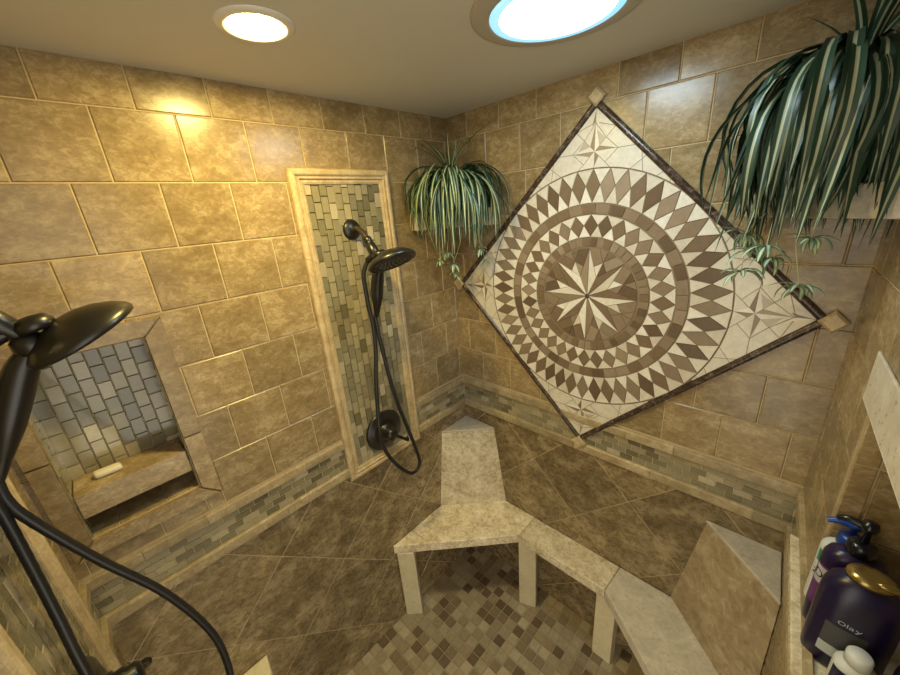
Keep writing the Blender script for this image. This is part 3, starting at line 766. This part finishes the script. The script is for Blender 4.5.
# ------------------------------------------------------------------ spider plants
def leaf(V, F, UV, p0, az, el, L, w, bend, lim, n=12, power=1.15, tw=0.0, amin=-PI / 2 - 0.06):
    """arching strap leaf; angle falls from el towards straight down"""
    p = Vector(p0); rows = []; step = L / n; a = el
    for i in range(n + 1):
        t = i / n
        d = Vector((math.cos(a) * math.cos(az), math.cos(a) * math.sin(az), math.sin(a)))
        side = Vector((-math.sin(az), math.cos(az), 0))
        nn = side.cross(d)
        ww = w * (0.55 + 0.45 * math.sin(PI * min(1, t * 1.6) * .5)) * (1 - max(0, (t - 0.5) / 0.5) ** 2.4)
        q = lim(p)
        rows.append([q + side * ww * k + nn * (-abs(k) * ww * 0.45 + .225 * ww) for k in (-.5, -.25, 0, .25, .5)])
        p = q + d * step
        a -= bend / n * (2.3 - 1.3 * t) * power
        a = max(a, amin); az += tw / n
    b = len(V)
    for r in rows: V += [tuple(x) for x in r]
    for i in range(n):
        for j in range(4):
            F.append((b + i * 5 + j, b + i * 5 + j + 1, b + (i + 1) * 5 + j + 1, b + (i + 1) * 5 + j))
            UV.append([(j / 4, i / n), ((j + 1) / 4, i / n), ((j + 1) / 4, (i + 1) / n), (j / 4, (i + 1) / n)])
def leaf_obj(name, V, F, UV, mat, parent):
    me = bpy.data.meshes.new(name); me.from_pydata(V, [], F); ul = me.uv_layers.new(name='UVMap')
    fl = []
    for u in UV:
        for c in u: fl += [c[0], c[1]]
    ul.data.foreach_set('uv', fl); me.polygons.foreach_set('use_smooth', [True] * len(F)); me.update()
    return link(name, me, parent, [mat])
def plantlet(parent, root, pos, lim, size=0.045, n=9):
    root, pos = Vector(root), Vector(pos)
    mid = (root + pos) / 2 + Vector((random.uniform(-.02, .02), random.uniform(-.02, .02), 0.03))
    mb = MB(); tube(mb, spline([root, mid, pos], 6), 0.0012, 6, 0); 
    st = mb.build('runner', [M_STEM], parent)
    V, F, UV = [], [], []
    for k in range(n):
        az = 2 * PI * k / n + random.uniform(-.3, .3)
        leaf(V, F, UV, pos, az, random.uniform(-0.5, 0.8), size * random.uniform(0.7, 1.25), 0.0115, random.uniform(0.8, 1.8), lim, 6, power=.7)
    leaf_obj('plantlet', V, F, UV, M_LEAFP, st)
def spider_plant(label, base, lim, n, Lr, w, wall_dirs, mat, lets, rootz, rad=0.06, pot_h=0.11, pref=None, upright=4, seed=1, pw=(.62, 1.0)):
    random.seed(seed)
    t = thing('spider_plant', label, 'potted plant', base, 'spider plants on the corner shelves')
    bx, by, bz = base
    mb = MB(); lathe(mb, base, (0, 0, 1), [(0.0001, 0.0005), (rad * .74, 0.0005), (rad * .97, pot_h * .86), (rad * 1.06, pot_h * .86), (rad * 1.08, pot_h), (rad * .97, pot_h), (rad * .95, pot_h * .9)], 32)
    mb.build('pot', [M_POT], t)
    mb = MB(); lathe(mb, (bx, by, bz + pot_h * .9), (0, 0, 1), [(rad * .95, 0), (rad * .5, 0.004), (0.0001, 0.006)], 24); mb.build('soil', [M_SOIL], t)
    V, F, UV = [], [], []
    for i in range(n):
        az = random.uniform(0, 2 * PI)
        if pref and random.random() < pref[2]: az = random.gauss(pref[0], pref[1])
        r = random.uniform(0, rad * .5); L = random.uniform(*Lr)
        el = random.uniform(0.35, 1.35); 
        leaf(V, F, UV, (bx + r * math.cos(az), by + r * math.sin(az), rootz), az, el, L, w * random.uniform(.7, 1.15), el + 1.5 + random.uniform(-.1, .3), lim, 14, power=random.uniform(*pw), tw=random.uniform(-1.3, 1.3), amin=-PI / 2 + random.uniform(-.42, .22))
    for i in range(upright):
        az = random.uniform(0, 2 * PI)
        leaf(V, F, UV, (bx, by, rootz), az, 1.42, random.uniform(.18, .34), w * .7, random.uniform(.5, 1.6), lim, 12, power=.6)
    leaf_obj('foliage', V, F, UV, mat, t)
    for rt, ps, sz, k in lets: plantlet(t, rt, ps, lim, sz, k)
limL = lambda p: Vector((max(p.x, 0.022), min(p.y, -0.022), min(p.z, CZ - .02)))
limR = lambda p: Vector((min(p.x, WX(-p.y) - 0.025), min(p.y, -0.022), min(p.z, CZ - .02)))
spider_plant('smaller spider plant with striped arching leaves in the far corner between the two walls', (0.122, -0.122, 2.0625), limL, 190, (0.28, 0.43), 0.0145, None, M_LEAF,
             [((0.16, -0.16, 2.05), (0.135, -0.19, 1.895), 0.045, 9), ((0.18, -0.14, 2.0), (0.15, -0.17, 1.845), 0.045, 10), ((0.15, -0.15, 1.99), (0.13, -0.15, 1.80), 0.042, 8),
              ((0.22, -0.10, 2.0), (0.245, -0.10, 1.90), 0.045, 9), ((0.23, -0.09, 1.98), (0.25, -0.08, 1.845), 0.035, 8), ((0.12, -0.2, 2.0), (0.10, -0.2, 1.86), 0.035, 7)],
             2.160, 0.056, 0.10, pref=(-PI / 4, 0.9, 0.7), upright=11, seed=3)
spider_plant('large spider plant with broad striped leaves spilling off the upper right corner', (1.245, -0.122, 2.0505), limR, 330, (0.25, 0.45), 0.0225, None, M_LEAFW,
             [((1.15, -0.16, 2.0), (1.125, -0.17, 1.865), 0.06, 9), ((1.22, -0.20, 2.0), (1.235, -0.19, 1.84), 0.055, 10), ((1.13, -0.14, 2.06), (1.12, -0.16, 1.955), 0.06, 10),
              ((1.17, -0.18, 2.05), (1.165, -0.20, 1.93), 0.055, 9), ((1.22, -0.22, 2.06), (1.235, -0.24, 1.95), 0.05, 9), ((1.14, -0.12, 2.0), (1.13, -0.13, 1.91), 0.055, 9), ((1.18, -.16, 2.0), (1.18, -.17, 1.90), 0.05, 9)],
             2.235, 0.062, 0.125, pref=(-PI * .70, 0.95, 0.75), upright=9, seed=12, pw=(.75, 1.4))
random.seed(21)

# ------------------------------------------------------------------ bottles in the right niche
SZ = 1.1965
M_WHITE = plain('white_plastic', (0.62, 0.64, 0.62), 0.35)
M_BLUE = plain('blue_plastic_pump', (0.012, 0.05, 0.30), 0.3)
M_PURPLE = plain('dark_purple_plastic', (0.008, 0.005, 0.034), 0.32)
M_PURPLE2 = plain('deep_violet_plastic', (0.012, 0.006, 0.042), 0.3)
M_BLACK = plain('black_plastic', (0.006, 0.006, 0.010), 0.22)
M_GOLD = plain('brass_coloured_cap', (0.34, 0.24, 0.08), 0.22, 0.75)
M_LABEL = plain('cream_label', (0.45, 0.43, 0.45), 0.5)
M_LABELP = plain('violet_label_stripe', (0.12, 0.03, 0.16), 0.45)
M_LABELG = plain('grey_print_label', (0.055, 0.055, 0.06), 0.5)
M_SILVER = plain('pale_print', (0.42, 0.47, 0.47), 0.5)
M_GREEN = plain('green_label_patch', (0.03, 0.22, 0.14), 0.5)
M_INK = plain('dark_ink', (0.02, 0.02, 0.03), 0.6)
M_NAVY = plain('navy_plastic', (0.008, 0.012, 0.05), 0.25)
def body(mb, c, prof, hx, hy, ang, mi=0, pw=2.6, seg=48):
    rows = []
    for r, h in prof:
        row = []
        for k in range(seg):
            a = 2 * PI * k / seg; cx, sy = math.cos(a), math.sin(a)
            x = math.copysign(abs(cx) ** (2 / pw), cx) * hx * r; y = math.copysign(abs(sy) ** (2 / pw), sy) * hy * r
            row.append(Vector((c[0] + x * math.cos(ang) - y * math.sin(ang), c[1] + x * math.sin(ang) + y * math.cos(ang), c[2] + h)))
        rows.append(row)
    mb.grid(rows, mi, closed=True)
def patch(name, c, hx, hy, ang, a0, a1, z0, z1, mat, parent, pw=2.6, off=0.0006):
    """a label wrapped on the body from angle a0 to a1 (degrees, 270 = front)"""
    rows = []
    for z in (z0, z1):
        row = []
        for k in range(13):
            a = math.radians(a0 + (a1 - a0) * k / 12); cx, sy = math.cos(a), math.sin(a)
            x = math.copysign(abs(cx) ** (2 / pw), cx) * (hx + off); y = math.copysign(abs(sy) ** (2 / pw), sy) * (hy + off)
            row.append(Vector((c[0] + x * math.cos(ang) - y * math.sin(ang), c[1] + x * math.sin(ang) + y * math.cos(ang), c[2] + z)))
        rows.append(row)
    mb = MB(); mb.grid(rows, 0); return mb.build(name, [mat], parent)
def wrap_text(name, s, size, c, hx, hy, ang, a_mid, z, mat, parent, pw=2.6, off=0.0012, vertical=False):
    cu = bpy.data.curves.new(name, 'FONT'); cu.body = s; cu.size = size; cu.align_x = 'CENTER'; cu.align_y = 'CENTER'
    o = bpy.data.objects.new(name, cu); COL.objects.link(o)
    dg = bpy.context.evaluated_depsgraph_get(); me = bpy.data.meshes.new_from_object(o.evaluated_get(dg)); bpy.data.objects.remove(o)
    bm = bmesh.new(); bm.from_mesh(me); bmesh.ops.triangulate(bm, faces=bm.faces); bmesh.ops.subdivide_edges(bm, edges=[e for e in bm.edges if e.calc_length() > size * .25], cuts=2)
    R = (hx + hy) / 2
    for v in bm.verts:
        tx, ty = v.co.x, v.co.y
        if vertical: tx, ty = -ty, tx
        a = math.radians(a_mid) + tx / (hx if abs(math.sin(math.radians(a_mid))) > .7 else hy) ; cx, sy = math.cos(a), math.sin(a)
        x = math.copysign(abs(cx) ** (2 / pw), cx) * (hx + off); y = math.copysign(abs(sy) ** (2 / pw), sy) * (hy + off)
        v.co = (c[0] + x * math.cos(ang) - y * math.sin(ang), c[1] + x * math.sin(ang) + y * math.cos(ang), c[2] + z + ty)
    bm.to_mesh(me); bm.free(); me.name = name
    me.materials.clear()
    return link(name, me, parent, [mat])
def pump(t, c, z, mat, L, ang, rc=0.017, hh=0.05):
    mb = MB(); lathe(mb, (c[0], c[1], z), (0, 0, 1), [(0.0001, 0), (rc, 0), (rc * 1.02, 0.004), (rc, 0.020), (rc * .82, 0.024), (rc * .45, 0.026), (0.0001, 0.026)], 32); mb.build('collar', [mat], t)
    mb = MB(); top = z + hh
    lathe(mb, (c[0], c[1], z + 0.0262), (0, 0, 1), [(0.0001, 0), (0.0055, 0), (0.0055, hh - .0362), (0.010, hh - .034), (0.0125, hh - .0262), (0.010, hh - .017), (0.0001, hh - .0145)], 24)
    d = Vector((math.cos(ang), math.sin(ang), 0)); p = Vector((c[0], c[1], top - .002))
    tube(mb, spline([p - d * .008, p + d * .012, p + d * L * .7, p + d * L + Vector((0, 0, -0.006))], 5), lambda q: 0.0085 - 0.0035 * q, 14)
    mb.build('pump_head', [mat], t)
PB = [(0.0001, 0), (0.90, 0), (0.98, 0.004), (1.0, 0.012)]
def shoulder(h, s=0.03, neck=0.35):
    return [(1.0, h - s), (0.97, h - s * .6), (0.86, h - s * .28), (0.62, h - s * .06), (neck, h)]
# 1 white bottle with blue pump
c = (1.398, -0.392, SZ)
t = thing('pump_bottle', 'white bottle with a bright blue pump, farthest in the right niche', 'bottle', c, 'bottles on the right niche sill')
mb = MB(); body(mb, c, PB + shoulder(0.172, 0.022), 0.036, 0.022, 0.1); bd = mb.build('body', [M_WHITE], t)
pump(t, c, SZ + 0.1722, M_BLUE, 0.038, PI * 1.03, 0.0185, 0.052)
patch('label_patch', c, 0.036, 0.022, 0.1, 190, 252, 0.118, 0.148, M_GREEN, bd)
wrap_text('lettering', 'ZC', 0.018, c, 0.036, 0.022, 0.1, 222, 0.09, M_INK, bd)
# 2 dark purple bottle with black pump
c = (1.404, -0.445, SZ)
t = thing('pump_bottle', 'dark purple bottle with a black pump and cream label, behind the brass-capped bottle', 'bottle', c, 'bottles on the right niche sill')
mb = MB(); body(mb, c, PB + shoulder(0.205, 0.04), 0.044, 0.029, 0.05); bd = mb.build('body', [M_PURPLE2], t)
pump(t, c, SZ + 0.2052, M_BLACK, 0.040, PI * .93, 0.0195, 0.062)
patch('label', c, 0.044, 0.029, 0.05, 182, 240, 0.06, 0.160, M_LABELP, bd)
patch('label_panel', c, 0.044, 0.029, 0.05, 184, 232, 0.115, 0.155, M_LABEL, bd, off=0.0009)
wrap_text('lettering', 'Dr', 0.026, c, 0.044, 0.029, 0.05, 212, 0.135, M_INK, bd)
# 3 big purple bottle with brass cap
c = (1.412, -0.512, SZ)
t = thing('shampoo_bottle', 'big dark purple bottle with a brass-coloured flip cap, nearest full bottle in the niche', 'bottle', c, 'bottles on the right niche sill')
mb = MB(); body(mb, c, PB + shoulder(0.207, 0.055, 0.5), 0.052, 0.034, 0.0, pw=2.4); bd = mb.build('body', [M_PURPLE], t)
mb = MB(); body(mb, (c[0], c[1], SZ + .2075), [(0.0001, 0), (1, 0), (1.03, 0.006), (0.96, 0.012), (0.5, 0.014), (0.0001, 0.013)], 0.029, 0.023, 0.0, pw=2.1); 
body(mb, (c[0] + .022, c[1] - .012, SZ + .2205), [(0.0001, -0.004), (1, -0.004), (1.0, 0.001), (0.6, 0.003), (0.0001, 0.0035)], 0.018, 0.007, 0.1, pw=2); mb.build('flip_cap', [M_GOLD], t)
patch('back_label', c, 0.052, 0.034, 0, 232, 285, 0.035, 0.110, M_LABELG, bd, pw=2.4)
patch('barcode_patch', c, 0.052, 0.034, 0, 232, 262, 0.036, 0.060, M_SILVER, bd, pw=2.4, off=0.0010)
wrap_text('lettering', 'Olay', 0.0125, c, 0.052, 0.034, 0, 262, 0.122, M_SILVER, bd, pw=2.4)
# 4 small bottle with white cap
c = (1.420, -0.572, SZ)
t = thing('small_bottle', 'small white and navy bottle with a white cap at the bottom right', 'bottle', c, 'bottles on the right niche sill')
mb = MB(); body(mb, c, PB + shoulder(0.080, 0.016, 0.6), 0.026, 0.020, 0); bd = mb.build('body', [M_WHITE], t)
patch('navy_band', c, 0.026, 0.020, 0, 200, 330, 0.03, 0.064, M_NAVY, bd)
mb = MB(); lathe(mb, (c[0], c[1], SZ + .0802), (0, 0, 1), [(0.0001, 0), (0.0165, 0), (0.0165, 0.018), (0.014, 0.022), (0.0001, 0.023)], 28); mb.build('cap', [M_WHITE], t)
# 5 black bottle at the frame's edge
c = (1.482, -0.578, SZ)
t = thing('shampoo_bottle', 'plain black bottle at the lower right edge of the picture', 'bottle', c, 'bottles on the right niche sill')
mb = MB(); body(mb, c, PB + shoulder(0.125, 0.02, 0.5), 0.026, 0.022, 0); bd = mb.build('body', [M_BLACK], t)
mb = MB(); lathe(mb, (c[0], c[1], SZ + .1252), (0, 0, 1), [(0.0001, 0), (0.015, 0), (0.015, 0.02), (0.0001, 0.021)], 28); mb.build('cap', [M_BLACK], t)

for o in list(bpy.data.objects):
    if 'at' in o: del o['at']
